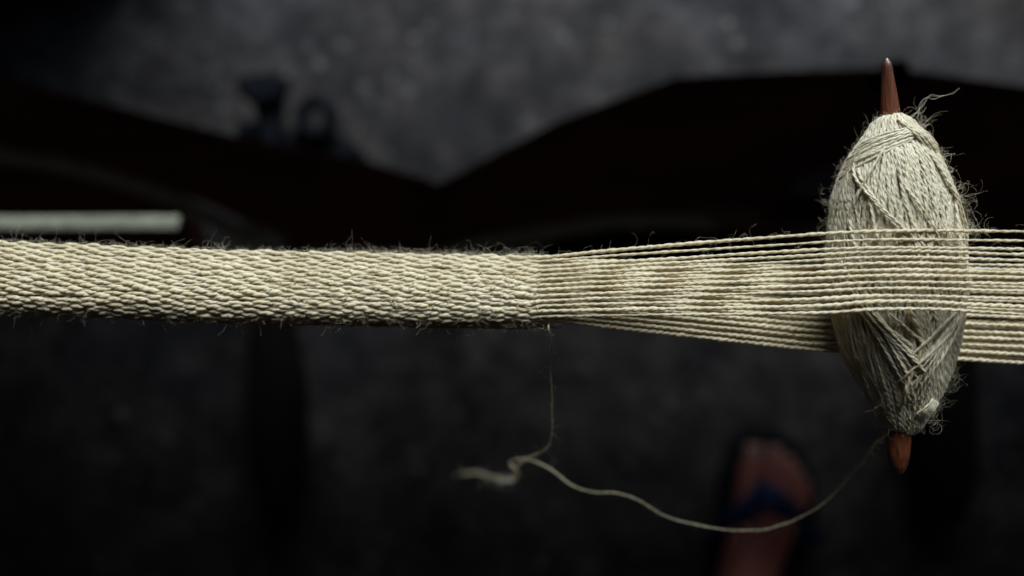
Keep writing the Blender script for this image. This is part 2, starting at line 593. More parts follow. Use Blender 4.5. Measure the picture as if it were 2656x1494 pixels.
def ribbon(name, pts, width, thick, mat, parent=None, sag=None):
    """a woven strap: flat bar with rounded edges along a path"""
    P = smooth_path([U(K(a), K(b), z) for a, b, z in pts], 10)
    T, N, B = frames(P, np.array([0, 0, 1.0]))
    k = 12
    a = np.arange(k) * 2 * math.pi / k
    cu = np.sign(np.cos(a)) * np.abs(np.cos(a)) ** 0.5 * width / 2
    cv = np.sign(np.sin(a)) * np.abs(np.sin(a)) ** 0.7 * thick / 2
    V = P[:, None, :] + cu[None, :, None] * B[:, None, :] + cv[None, :, None] * N[:, None, :]
    n_ = len(P)
    ii = np.arange(n_ - 1)[:, None] * k
    j = np.arange(k)[None, :]
    j2 = (j + 1) % k
    F = [list(r) for r in np.stack([ii + j, ii + j2, ii + k + j2, ii + k + j], -1).reshape(-1, 4)]
    F.append(list(range(k))[::-1])
    F.append(list(range((n_ - 1) * k, n_ * k)))
    return mesh_obj(name, V.reshape(-1, 3), [[int(x) for x in f] for f in F], mat, parent)


o = ribbon('wooden_lath', [(-900, 558, -0.20), (0, 562, -0.20), (250, 561, -0.20), (450, 561, -0.20)], 0.0070, 0.004, M_PALE)
tag(o, 'pale cream cotton lath, cut off square, under the left end of the band', 'lath')
o.name = 'cotton_lath'
o = ribbon('slack_strap', [(-700, 300, -0.28), (0, 392, -0.27), (200, 428, -0.27), (430, 500, -0.275), (600, 590, -0.28), (760, 700, -0.285), (1000, 690, -0.285),
                          (1180, 618, -0.285), (1350, 590, -0.285), (1560, 556, -0.285), (1800, 560, -0.29)], 0.0085, 0.002, M_PALE_B)
tag(o, 'slack greyish cream strap sagging across the dark loom boards', 'strap')
o = ribbon('folded_cord', [(1590, 570, -0.29), (1720, 546, -0.29), (1840, 540, -0.29), (1910, 545, -0.29)], 0.007, 0.003, M_TAN)
tag(o, 'short dull tan cord on the dark board behind the spread warp', 'cord')
cl = empty('cloth_bundle', 'small folded cloth in lilac, maroon and tan beside the left of the wound shuttle', 'cloth', U(K(2060), K(520), -0.33))
prism('lilac_fold', [(2005, 445), (2060, 425), (2150, 420), (2160, 500), (2010, 492)], -0.30, 0.03, M_LILAC, cl, 0.006)
prism('maroon_fold', [(1998, 490), (2160, 495), (2160, 560), (2010, 552)], -0.305, 0.03, M_MAROON, cl, 0.006)
prism('tan_fold', [(2005, 548), (2160, 552), (2165, 610), (2010, 605)], -0.30, 0.03, M_TAN, cl, 0.006)


# ------------------------------------------------------------------ the weaver's leg and sandal
def skin_mesh(name, verts, edges, radii, mat, parent, levels=2):
    me = bpy.data.meshes.new(name)
    me.from_pydata([tuple(v) for v in verts], edges, [])
    o = bpy.data.objects.new(name, me)
    C.objects.link(o)
    md = o.modifiers.new('skin', 'SKIN')
    md.use_smooth_shade = True
    sv = me.skin_vertices[0].data
    for k_, r in enumerate(radii):
        sv[k_].radius = r if isinstance(r, tuple) else (r, r)
    sv[0].use_root = True
    sb = o.modifiers.new('sub', 'SUBSURF')
    sb.levels = sb.render_levels = levels
    bpy.context.view_layer.update()
    dg = bpy.context.evaluated_depsgraph_get()
    m2 = bpy.data.meshes.new_from_object(o.evaluated_get(dg))
    bpy.data.objects.remove(o)
    o = bpy.data.objects.new(name, m2)
    m2.materials.clear()
    m2.materials.append(mat)
    C.objects.link(o)
    if parent:
        o.parent = parent
        o.matrix_parent_inverse = parent.matrix_world.inverted()
    return o


def fp(px, py, h):    # point h metres above the floor shown at px, py
    return U(px, py, h - H)


per = empty('person', 'bare foot of a person in a black flip-flop with blue straps, bottom right', 'person', fp(1990, 1400, 0))
ankle = fp(1905, 1640, 0.075)
verts = [ankle,                                   # 0 ankle
         fp(1925, 1530, 0.070),                   # 1 instep
         fp(1955, 1430, 0.056),                   # 2 midfoot
         fp(1985, 1345, 0.044),                   # 3 forefoot
         fp(1890, 1760, 0.035),                   # 4 heel
         ankle + np.array([-0.01, -0.03, 0.12]),  # 5 shin
         ankle + np.array([-0.02, -0.10, 0.34]),  # 6 knee
         ]
rad = [0.034, 0.031, (0.034, 0.024), (0.040, 0.019), 0.033, 0.040, 0.056]
edges = [(0, 1), (1, 2), (2, 3), (0, 4), (0, 5), (5, 6)]
toes = [((1945, 1270), (1950, 1215), (1958, 1168), 0.015, 0.030),
        ((1992, 1262), (2004, 1205), (2012, 1165), 0.0105, 0.029),
        ((2025, 1275), (2038, 1222), (2046, 1190), 0.0100, 0.028),
        ((2050, 1292), (2063, 1246), (2069, 1218), 0.0095, 0.027),
        ((2072, 1318), (2084, 1275), (2087, 1252), 0.0095, 0.026)]
for a, b, c, r, h in toes:
    k0 = len(verts)
    verts += [fp(*a, h + 0.008), fp(*b, h + 0.004), fp(*c, h - 0.002)]
    rad += [r * 1.15, r, r * 0.95]
    edges += [(3, k0), (k0, k0 + 1), (k0 + 1, k0 + 2)]
skin_mesh('body', verts, edges, rad, M_SKIN, per, 2)
# toenails
for a, b, c, r, h in toes:
    cpt = fp(c[0], c[1] + 4, h - 0.002 + r * 0.93)
    g = []
    for u in range(5):
        for v_ in range(5):
            x = (u / 4 - 0.5) * 2
            y = (v_ / 4 - 0.5) * 2
            g.append(cpt + np.array([x * r * 0.6, y * r * 0.55, 0.0012 - 0.0035 * x * x * (r / 0.012) - 0.0015 * y * y]))
    fcs = [[u * 5 + v_, u * 5 + v_ + 1, (u + 1) * 5 + v_ + 1, (u + 1) * 5 + v_] for u in range(4) for v_ in range(4)]
    no = mesh_obj('toenail', g, [f[::-1] for f in fcs], M_NAIL, per)
    so = no.modifiers.new('solid', 'SOLIDIFY'); so.thickness = 0.0008
sole_out = [(1965, 1112), (2035, 1120), (2085, 1170), (2118, 1250), (2128, 1330), (2110, 1420), (2060, 1520), (2025, 1640), (2015, 1760), (1975, 1840), (1885, 1855), (1820, 1810), (1805, 1700), (1815, 1580), (1845, 1460), (1862, 1350), (1872, 1240), (1905, 1150)]
sa = prism('flip_flop', sole_out, 0.018 - H, 0.021, M_SOLE, per, 0.006, disp=False)


def strap(pts, wdt):
    P = smooth_path([fp(*p) for p in pts], 8)
    T, N, B = frames(P, np.array([0, 0, 1.0]))
    k = 10
    a = np.arange(k) * 2 * math.pi / k
    V = P[:, None, :] + (np.cos(a) * wdt / 2)[None, :, None] * B[:, None, :] + (np.sin(a) * 0.0035)[None, :, None] * N[:, None, :]
    ii = np.arange(len(P) - 1)[:, None] * k
    j = np.arange(k)[None, :]
    j2 = (j + 1) % k
    return V.reshape(-1, 3), np.stack([ii + j, ii + j2, ii + k + j2, ii + k + j], -1).reshape(-1, 4)


g = Geo()
for pts in ([(1980, 1250, 0.020), (1984, 1262, 0.045), (1960, 1300, 0.068), (1905, 1350, 0.064), (1862, 1400, 0.03), (1850, 1425, 0.015)],
            [(1980, 1250, 0.020), (1988, 1262, 0.045), (2015, 1298, 0.064), (2060, 1345, 0.052), (2100, 1395, 0.028), (2108, 1420, 0.015)]):
    V_, F_ = strap(pts, 0.024)
    g.add(V_, F_)
g.obj('strap', M_STRAP, sa)
# trouser leg over the knee and shin
tl = Geo()
sh = [ankle + np.array([-0.012, -0.04, 0.16]), ankle + np.array([-0.016, -0.07, 0.25]), ankle + np.array([-0.02, -0.105, 0.36]), ankle + np.array([-0.02, -0.26, 0.40]), ankle + np.array([-0.02, -0.42, 0.42])]
Pt = smooth_path(sh, 8)
T_, N_, B_ = frames(Pt, np.array([1.0, 0, 0]))
rt = np.interp(np.linspace(0, 1, len(Pt)), [0, 0.5, 1], [0.062, 0.075, 0.09])
Vt, Ft = tube(Pt, rt, N_, B_, 24)
tl.add(Vt, Ft)
to = tl.obj('trouser_leg', M_TROUSER, per)
so = to.modifiers.new('solid', 'SOLIDIFY'); so.thickness = 0.002

# ------------------------------------------------------------------ the shuttle: a stick wound with wool
PX = TAN / 2656.0 * D                    # metres per photo pixel at the band
prof = np.array([  # y, left, right   (view coordinates)
    [286, 2246, 2262], [292, 2226, 2280], [305, 2202, 2298], [330, 2186, 2316], [370, 2158, 2342], [400, 2136, 2366], [450, 2112, 2388], [500, 2097, 2406],
    [580, 2086, 2424], [640, 2083, 2428], [700, 2083, 2428], [760, 2088, 2427], [800, 2097, 2424], [850, 2110, 2416], [900, 2127, 2405],
    [950, 2152, 2388], [1000, 2184, 2366], [1040, 2208, 2345], [1070, 2228, 2325], [1088, 2246, 2306], [1094, 2262, 2292]], float)
prof = prof * 2656 / 2576
mid = (prof[:, 1] + prof[:, 2]) / 2
half = (prof[:, 2] - prof[:, 1]) / 2 * 0.968
prof[:, 1], prof[:, 2] = mid - 5 - half, mid - 5 + half
BETA = math.radians(-4)
ZC = 0.0005
SLIM = 0.74
TY0, TY1 = prof[0, 0], prof[-1, 0]


def bob(py, theta, q=1.0, lift=0.0):
    """point on the winding: py along the axis, theta around it (90 deg faces the camera)"""
    l = np.interp(py, prof[:, 0], prof[:, 1])
    r = np.interp(py, prof[:, 0], prof[:, 2])
    cx = (l + r) / 2
    R = (r - l) / 2 * PX
    zc = ZC + (py - 714) * PX * math.sin(BETA)
    rx = R * q - 0.00040 + lift
    rz = R * q * SLIM + 0.0005 - 0.00040 + lift
    s = (D - zc) / D
    x = (cx - 1328) * PX * s + rx * np.cos(theta)
    y = (747 - py) * PX * s
    z = zc + rz * np.sin(theta)
    return np.stack([x, y, z + H], -1)


def bob_front_z(px, py):
    """height of the winding's front (relative to the band) seen at px, py; None outside"""
    l = np.interp(py, prof[:, 0], prof[:, 1])
    r = np.interp(py, prof[:, 0], prof[:, 2])
    R = (r - l) / 2 * PX
    u = np.clip(np.abs((px - (l + r) / 2) / ((r - l) / 2)), 0, 1.2)
    zc = ZC + (py - 714) * PX * math.sin(BETA)
    return np.where(u < 1, zc + R * SLIM * np.sqrt(np.maximum(0, 1 - u * u)), zc)


shu = empty('yarn_shuttle', 'pointed red-brown stick thickly wound with cream wool, lying between the two layers of warp', 'shuttle', U(2326, 714, 0))
# stick
ys = np.linspace(152, 1228, 90)
cxs = np.interp(ys, [152, 309, 1110, 1228], [2299, 2312, 2334, 2331])
wid = np.interp(ys, [152, 154, 160, 175, 309, 420, 900, 1100, 1180, 1210, 1222, 1228], [11, 17, 22, 27, 50, 62, 70, 66, 54, 42, 32, 18])
Ps = []
for a, b in zip(cxs, ys):
    zc = ZC + (b - 714) * PX * math.sin(BETA)
    Ps.append(U(a, b, zc))
Ps = np.array(Ps)
T_, N_, B_ = frames(Ps, np.array([0, 0, 1.0]))
kk = 20
a = np.arange(kk) * 2 * math.pi / kk
Rw = wid / 2 * PX
flat = 1 + 0.05 * np.cos(3 * a)[None, :] + 0.03 * np.sin(np.arange(90) * 0.5)[:, None] * np.cos(a * 2)[None, :]
V = Ps[:, None, :] + (Rw[:, None] * flat)[:, :, None] * (np.cos(a)[None, :, None] * N_[:, None, :] * 0.85 + np.sin(a)[None, :, None] * B_[:, None, :])
ii = np.arange(89)[:, None] * kk
j = np.arange(kk)[None, :]
j2 = (j + 1) % kk
mesh_obj('stick', V.reshape(-1, 3), np.stack([ii + j, ii + j2, ii + kk + j2, ii + kk + j], -1).reshape(-1, 4), M_STICK, shu)
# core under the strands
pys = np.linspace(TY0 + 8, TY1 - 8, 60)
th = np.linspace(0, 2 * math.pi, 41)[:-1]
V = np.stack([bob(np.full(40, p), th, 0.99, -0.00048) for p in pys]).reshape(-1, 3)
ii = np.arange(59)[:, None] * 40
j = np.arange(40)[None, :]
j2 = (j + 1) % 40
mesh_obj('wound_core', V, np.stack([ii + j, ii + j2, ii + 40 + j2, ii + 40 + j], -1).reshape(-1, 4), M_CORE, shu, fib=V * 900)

windings = []
rest_geo = Geo()                      # the strands past the 300 that show largest


def winding(py, theta, lift, off=0.000105, r=0.00020, pitch=0.0030, name='winding'):
    P = bob(py, theta, 1.0, lift)
    P = resample(P, 0.00027)
    ctr = np.array([U(2326, 714, ZC)[0], 0, ZC + H])
    ref = norm(np.stack([P[:, 0] - ctr[0], np.zeros(len(P)), P[:, 2] - ctr[2]], 1))
    V, F, A = yarn_geo(P, ref, off, r, pitch, sides=6, sign=-1, irr=0.22)
    windings.append(P)
    if P[len(P) // 2][2] < ZC + H + 0.0005:      # round the back
        rest_geo.add(V, F, A)
    else:
        mesh_obj(name, V, F, M_WOUND, shu, True, A)


NW = 320
for q in range(NW):
    fam = q % 2
    th0 = (q // 2) * 2 * math.pi / (NW / 2) + rng.normal(0, 0.03)
    dl = (0.42 if fam else -0.36) * (1 + rng.normal(0, 0.25))
    e0, e1 = TY0 + rng.uniform(2, 26), TY1 - rng.uniform(2, 30)
    py = np.linspace(e0, e1, 90)
    u = (py - 714) / 400
    th = th0 + dl * np.sin(u * 1.5) + noise1(90, 24, 0.06) + rng.normal(0, 0.20) * u
    lift = -0.00032 + 0.00042 * rng.random() + noise1(90, 14, 0.00014)
    winding(py, th, lift)
# wraps thrown diagonally over the top end
for q in range(24):
    t = np.linspace(0, 1, 60)
    f = q / 23
    ya = 470 - 90 * f + rng.normal(0, 7)
    yb = 338 + 14 * rng.random()
    py = ya + (yb - ya) * np.sin(t * math.pi / 2) ** 1.1
    th = math.radians(185) + (math.radians(20) - math.radians(185)) * t ** 0.9 + rng.normal(0, 0.03)
    if q % 3 == 2:
        th = math.radians(175) - (math.radians(175 - 60)) * t
    winding(py, th, 0.0001 + 0.0009 * f * np.sin(t * math.pi * 0.9) + noise1(60, 12, 0.0001))
# a fold of yarn at the upper right shoulder
for q in range(9):
    t = np.linspace(0, 1, 40)
    py = 322 + 75 * t + rng.normal(0, 3) + q * 3
    th = math.radians(100 - q * 9) - 0.7 * t
    winding(py, th, 0.0011 * np.sin(math.pi * np.clip(t * 0.9 + 0.1, 0, 1)) + 0.0003 * rng.random())
# strands crossing on the front of the upper half
for q, (x0, x1, y0, y1) in enumerate([(158, 98, 430, 640), (150, 92, 445, 650), (120, 150, 380, 560), (60, 30, 420, 640), (66, 36, 400, 600), (104, 70, 480, 660), (134, 118, 500, 680), (48, 62, 500, 700)]):
    t = np.linspace(0, 1, 50)
    py = y0 + (y1 - y0) * t
    th = np.radians(x0 + (x1 - x0) * t) + noise1(50, 16, 0.02)
    winding(py, th, 0.0002 + 0.0007 * np.sin(math.pi * t))
# the chevron of strands drawn together towards the lower end
for q in range(30):
    left = q % 2 == 0
    t = np.linspace(0, 1, 60)
    f = (q // 2) / 14
    y0 = 700 + 130 * f + rng.normal(0, 22)
    y1 = 885 + 150 * f + rng.normal(0, 16)
    x0 = (158 - 36 * f) if left else (28 + 34 * f)
    x1 = 95 + rng.normal(0, 7) + (2 if left else -6)
    py = y0 + (y1 - y0) * t
    th = np.radians(x0 + (x1 - x0) * t ** 1.15)
    winding(py, th, 0.00030 + 0.0007 * rng.random() + 0.0003 * np.sin(math.pi * t) + noise1(60, 14, 0.0001))
# soft lock near the lower end
for q in range(5):
    t = np.linspace(0, 1, 30)
    py = 1062 - 38 * t + q * 3
    th = np.radians(88 - q * 4 - 22 * t)
    winding(py, th, 0.0008 + 0.0004 * np.sin(math.pi * t))

tag(rest_geo.obj('winding', M_WOUND, shu), kind='stuff')

# ------------------------------------------------------------------ the woven band and its warp
ALPHA = math.radians(27)
nv = np.array([0, math.sin(ALPHA), math.cos(ALPHA)])
wv = np.array([0, -math.cos(ALPHA), math.sin(ALPHA)])
XF = 1392.0                                  # photo x of the fell
XL, XR = -760.0, 3420.0
FLAT = 0.0122
RHO, RHO_T = 0.0021, 0.0012


_ss = np.linspace(-0.004, 0.028, 1600)
_k = np.where(_ss < -0.0001, 1 / 0.0014, np.where(_ss < 0.0042, 1 / 0.040, np.where(_ss < 0.0146, 1 / 0.040 + (_ss - 0.0042) / 0.0104 / 0.0046, 1 / 0.0022)))
_d = _ss[1] - _ss[0]
_ang = np.concatenate([[0], np.cumsum((_k[1:] + _k[:-1]) / 2 * _d)])
_ang = _ang - np.interp(0, _ss, _ang)
_a = np.concatenate([[0], np.cumsum(np.cos((_ang[1:] + _ang[:-1]) / 2) * _d)])
_a = _a - np.interp(0, _ss, _a)
_h = np.concatenate([[0], np.cumsum(-np.sin((_ang[1:] + _ang[:-1]) / 2) * _d)])
_h = _h - np.interp(0, _ss, _h)


def section(s):
    """arc position (m) -> offset across (wv), offset along nv, local normal angle"""
    s = np.asarray(s, float)
    return np.interp(s, _ss, _a), np.interp(s, _ss, _h), np.interp(s, _ss, _ang)


def band_point(px, s, extra):
    a, h, ang = section(s)
    # the edge nearest the light lies at this photo y
    ytop = np.interp(px, [XL, 0, 560, 1392, 3000], [612, 634, 655, 672, 690])
    Yt = (747 - ytop) * PX
    N = np.cos(ang)[..., None] * nv + np.sin(ang)[..., None] * wv
    base = np.stack([(px - 1328) * PX, Yt, np.full_like(px, -0.0032)], -1)
    return base + a[..., None] * wv + h[..., None] * nv + extra[..., None] * N + np.array([0, 0, H]), N


NE = 38                                       # 26 ends that show on the face, 12 of the backing
SP = 0.00051
PERIOD = 0.00490 / PX                        # in photo px
UP_MID = [597.5, 621, 641, 652, 667, 681, 701, 714, 731, 747, 766.5, 782, 800]
UP_R = [600.7, 625, 645, 659.5, 674, 688, 707, 721, 737, 754, 774, 796, 816]
UP_L = [604, 627, 646, 660, 674, 688, 707, 721, 740, 755, 775, 793, 812]      # at the left of the shuttle
LO_R = [700, 720, 742, 762, 783, 804, 824, 845, 865, 881, 900, 920, 940]
LO_L = [692, 708, 726, 744, 764, 785, 806, 823, 840, 857, 873, 890, 905]
UP_MID = np.array(UP_MID) ; UP_R = np.array(UP_R); UP_L = np.array(UP_L)
band = empty('woven_band', 'cream wool band being woven, its loose warp yarns spreading to the right', 'woven band', U(700, 747, 0))
pick_x = []                                   # photo x of every pick
x = XL
while x < XF:
    pick_x.append(x)
    x += PERIOD / 2 * (1 + rng.normal(0, 0.07))
pick_x = np.array(pick_x) + (XF - pick_x[-1])
warp_paths = []
for e in range(NE):
    backing = e >= 26
    k = e // 2 if not backing else e - 26
    upper = e % 2 == 0 and not backing
    # woven stretch
    stepx = 0.00026 / PX
    px = np.arange(XL, XF, stepx)
    grow = 1.035 + 0.185 * np.clip((XF - px) * PX / 0.105, 0, 1.3)
    s0 = -0.0005 + (2 * k + (0 if upper else 1.5 if backing else 1)) * SP + rng.normal(0, 0.00004)
    s = s0 * np.where(s0 > 0, grow, 1) + noise1(len(px), 26, 0.00006)
    pidx = np.interp(px, pick_x, np.arange(len(pick_x)))
    phs = math.pi * (pidx + e) + noise1(len(px), 26, 0.62)
    c = np.cos(phs)
    up = np.power(np.clip((c + 0.25) / 1.25, 0, 1), 0.6)
    wob = 1 + noise1(len(px), 20, 0.22)
    if not backing:
        wv_h = 0.00014 * wob * np.tanh(1.7 * (c + 0.15)) + 0.00004 * up + noise1(len(px), 12, 0.00003)
        thick_w = (0.88 + 0.26 * up) * (1 + noise1(len(px), 20, 0.10)) * rng.uniform(0.93, 1.07)
        wr = (phs + math.pi) % (2 * math.pi) - math.pi
        s = s + 0.00013 * wr / math.pi * np.clip((math.pi - np.abs(wr)) / 1.2, 0, 1) + noise1(len(px), 34, 0.00011)
    else:
        wv_h = np.full(len(px), -0.00068)
        thick_w = np.full(len(px), 1.05)
    Pw, Nw = band_point(px, s, wv_h)
    # open stretch
    px2 = np.arange(XF + 4, XR, stepx)
    pend, _ = band_point(np.array([XF]), s0 + np.zeros(1), np.zeros(1))
    z0 = pend[0, 2] - H
    py0 = 747 - pend[0, 1] / (PX * (D - z0) / D)
    if upper:
        xs_ = np.array([XF, 1560, 2150, 2250, 2330, 2400, 2500, 2656, XR])
        ys_ = np.array([py0, py0 + (UP_L[k] - py0) * 0.27, UP_L[k], UP_MID[k] + 1.0, UP_MID[k], UP_MID[k] + .3, UP_MID[k] + (UP_R[k] - UP_MID[k]) * 0.5, UP_R[k], UP_R[k] + 10])
        yy = np.interp(px2, xs_, ys_)
        zr = 0.0085
        # straight climb from the fell to where the yarn meets the winding, then over it
        gx_ = np.arange(2140, 2520, 6.0)
        def rest(x_, y_):
            return bob_front_z(x_, np.minimum(y_, 668)) + 0.00070 + np.maximum(y_ - 668, 0) * PX * 0.24
        front = rest(gx_, np.interp(gx_, xs_, ys_))
        ok = gx_ <= 2320
        slope = (front[ok] - z0) / (gx_[ok] - XF)
        ic = np.argmax(slope)
        xc, zc_ = gx_[ok][ic], front[ok][ic]
        g2 = gx_[~ok]
        sl2 = (front[~ok] - zr) / (XR - g2)
        ic2 = np.argmax(sl2)
        xd, zd = g2[ic2], front[~ok][ic2]
        zz = np.where(px2 < xc, z0 + (zc_ - z0) * (px2 - XF) / (xc - XF),
                      np.where(px2 > xd, zd + (zr - zd) * (px2 - xd) / (XR - xd),
                               rest(px2, yy)))
    else:
        fr = 0.5 if backing else 0.0
        yj = rng.normal(0, 1.4)
        yl = yj + LO_L[k] * (1 - fr) + LO_L[k + 1 if fr else k] * fr
        yr = yj + LO_R[k] * (1 - fr) + LO_R[k + 1 if fr else k] * fr
        xs_ = np.array([XF, 2090, 2656, XR])
        ys_ = np.array([py0, yl, yr, yr + 14])
        yy = np.interp(px2, xs_, ys_)
        zz = np.interp(px2, [XF, 2190, 2440, XR], [z0, -0.0106, -0.0108, -0.0100]) - (0.0008 if backing else 0) * np.clip((px2 - XF) / 120, 0, 1)
    yy = yy + noise1(len(px2), 60, 0.8)
    ker = np.ones(31) / 31
    for arr in (yy, zz):
        pad = np.concatenate([np.full(15, arr[0]), arr, np.full(15, arr[-1])])
        arr[:] = np.convolve(pad, ker, 'valid')
    Po = UA(px2, yy, zz)
    P = np.vstack([Pw, Po])
    # blend over the fell
    i0 = len(Pw)
    for it in range(10):
        seg = P[i0 - 6:i0 + 8].copy()
        P[i0 - 5:i0 + 7] = (seg[:-2] + seg[1:-1] + seg[2:]) / 3
    th_f = {0: 1.0, 1: 0.82, 11: 1.22, 12: 0.85, 4: 0.92}.get(k, 1.0) if upper else [1.20, 1.10, 1.26][k % 3]
    th_o = np.full(len(px2), th_f * 0.93) * (1 + noise1(len(px2), 70, 0.05))
    th = np.concatenate([thick_w, th_o])
    ramp_ = np.clip((np.arange(len(th)) - i0 + 60) / 120, 0, 1)
    th = th * 1.0
    th[:i0] *= 1.0 + (th_f - 1) * ramp_[:i0]
    ref = np.vstack([Nw, np.tile(nv, (len(px2), 1))])
    V, F, A = yarn_geo(P, ref, np.concatenate([np.full(i0, 0.00010), np.full(len(P) - i0, 0.000120)]), np.concatenate([np.full(i0, 0.00030), np.full(len(P) - i0, 0.000265)]), 0.0034 * rng.uniform(0.9, 1.15), sides=7, sign=-1, irr=0.22, thick=th)
    o = mesh_obj('warp_yarn', V, F, M_WARP, band, True, A)
    warp_paths.append((P, i0, ref))

# the weft: one yarn going to and fro through the shed at every pick
pts = []
S0, S1 = -0.0009, 0.0145
for q, xx in enumerate(pick_x):
    gr = 1 + 0.22 * np.clip((XF - xx) * PX / 0.105, 0, 1.3)
    ss = np.linspace(S0, S1 * gr, 30)
    if q % 2:
        ss = ss[::-1]
    ex = -0.00042 + 0.00010 * np.cos(ss / SP * math.pi)
    p_, _ = band_point(np.full(30, xx) + np.linspace(-0.35, 0.35, 30) * (PERIOD / 2) * 0.5, ss, ex)
    pts.append(p_)
Pf = resample(np.vstack(pts), 0.00035)
V, F, A = yarn_geo(Pf, np.tile(nv, (len(Pf), 1)) + 0.01, 0.00014, 0.00021, 0.003, sides=5, sign=-1, irr=0.15)
mesh_obj('weft_yarn', V, F, M_WARP, band, True, A)
# the doubled rolled edge and the hidden back of the cloth
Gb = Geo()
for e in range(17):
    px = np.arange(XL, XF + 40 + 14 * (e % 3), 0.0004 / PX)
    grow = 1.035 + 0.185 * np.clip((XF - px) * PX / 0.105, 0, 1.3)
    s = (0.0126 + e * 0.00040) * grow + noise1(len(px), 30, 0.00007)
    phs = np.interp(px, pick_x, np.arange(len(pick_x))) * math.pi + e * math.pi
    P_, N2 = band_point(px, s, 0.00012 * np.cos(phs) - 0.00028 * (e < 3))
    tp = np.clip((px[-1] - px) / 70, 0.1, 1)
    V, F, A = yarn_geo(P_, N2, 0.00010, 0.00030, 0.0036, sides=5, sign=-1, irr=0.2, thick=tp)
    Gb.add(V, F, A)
Gb.obj('rolled_edge', M_EDGE_SHADED, band)

# stray fibres on the band
Gf = Geo()
roots, dirs, lens = [], [], []


def add_f(P, d, L):
    roots.append(P); dirs.append(d); lens.append(L)


def clumpy(lo, hi, m, knots):
    c = rng.uniform(lo, hi, knots)
    return np.clip(rng.choice(c, m) + rng.normal(0, 22, m), lo, hi)


# along the upper edge: tangled loops, thickest just before the fell
m = 1750
px = np.concatenate([clumpy(0, 1420, 500, 60), clumpy(800, 1380, 550, 26), rng.uniform(-200, 1450, 700)])
p_, N_ = band_point(px, rng.uniform(-0.0012, 0.0002, m), np.full(m, 0.0003))
d_ = np.array([0, 1.0, 0.25]) + rng.normal(0, 0.55, (m, 3)) + rng.choice([-1, 1], m)[:, None] * np.array([1.0, 0, 0])
L_ = rng.gamma(1.3, 0.0008, m) + 0.0004
add_f(p_, d_, np.clip(L_, 0.0006, 0.0050))
# lower rolled edge
m = 520
px = np.concatenate([clumpy(0, 1430, 300, 46), rng.uniform(-200, 1450, 220)])
s_ = rng.uniform(0.0125, 0.0175, m)
p_, N_ = band_point(px, s_, np.full(m, 0.0003))
add_f(p_, N_ + np.array([0, -0.5, -0.1]) + rng.normal(0, 0.6, (m, 3)), np.clip(rng.gamma(2.0, 0.0008, m), 0.0006, 0.0048))
# on the face
m = 4200
px = np.concatenate([rng.uniform(-200, 1430, 2200), rng.uniform(700, 1430, 2000)])
s_ = rng.uniform(0.0, 0.0150, m)
p_, N_ = band_point(px, s_, np.full(m, 0.00042))
add_f(p_, N_ * 0.15 + rng.normal(0, 0.35, (m, 3)) + rng.choice([-1, 1], m)[:, None] * np.array([0.9, 0, 0]), np.clip(rng.gamma(2.0, 0.0004, m), 0.0004, 0.0022))
fibres(Gf, np.vstack(roots[2:]), np.vstack(dirs[2:]), np.concatenate(lens[2:]), rad=0.000022)
roots, dirs, lens = roots[:2], dirs[:2], lens[:2]
# on the open warp
for P, i0, ref in warp_paths:
    m = 150
    idx = rng.integers(i0, len(P) - 1, m)
    dd = rng.normal(0, 1, (m, 3)) * np.array([1.2, 1.0, 0.5])
    add_f(P[idx] + norm(dd) * 0.0003, dd, np.clip(rng.gamma(2.0, 0.0006, m), 0.0005, 0.0045))
P = warp_paths[0][0]; i0 = warp_paths[0][1]
m = 110
idx = rng.integers(i0, len(P) - 1, m)
add_f(P[idx] + np.array([0, 0.0003, 0]), np.array([0.3, 0.8, 0.1]) + rng.normal(0, 0.5, (m, 3)), np.clip(rng.gamma(2.2, 0.0011, m), 0.001, 0.006))
fibres(Gf, np.vstack(roots), np.vstack(dirs), np.concatenate(lens))
o = Gf.obj('stray_fibres', M_FIBRE, band)
tag(o, kind='stuff')
# short weft tufts poking between the yarns near the fell
Gt = Geo()
m = 90
px = np.concatenate([rng.uniform(700, 1400, 70), rng.uniform(1250, 1400, 20)])
s_ = rng.uniform(0.003, 0.0105, m)
p_, N_ = band_point(px, s_, np.full(m, 0.0003))
for r_ in range(3):
    fibres(Gt, p_ + rng.normal(0, 0.00008, (m, 3)), N_ * 1.3 + np.array([0.4, -0.3, 0]), rng.uniform(0.0005, 0.0010, m), 0.00011, 0.5, 4)
o = Gt.obj('weft_tufts', M_FIBRE, band)
tag(o, kind='stuff')

# stray fibres on the shuttle
Gs = Geo()
roots, dirs, lens = [], [], []
WP = [W for W in windings]
allP = np.vstack(WP)
m = 3600
idx = rng.integers(0, len(allP), m)
P_ = allP[idx]
cx_ = U(2326, 714, ZC)
out_ = norm(np.stack([P_[:, 0] - cx_[0], 0.25 * (P_[:, 1] - cx_[1]), (P_[:, 2] - ZC - H) * 1.4], 1))
add_f(P_ + out_ * 0.0003, out_ * 0.45 + rng.normal(0, 0.6, (m, 3)), np.clip(rng.gamma(2.0, 0.0007, m), 0.0006, 0.006))
m = 6000
idx = rng.integers(2, len(allP) - 2, m)
P_ = allP[idx]
tan_ = norm(allP[idx + 1] - allP[idx - 1])
out_ = norm(np.stack([P_[:, 0] - cx_[0], 0 * P_[:, 0], (P_[:, 2] - ZC - H) * 1.4], 1))
add_f(P_ + out_ * 0.00036, tan_ + out_ * 0.1 + rng.normal(0, 0.25, (m, 3)), np.clip(rng.gamma(2.0, 0.0006, m), 0.0005, 0.003))
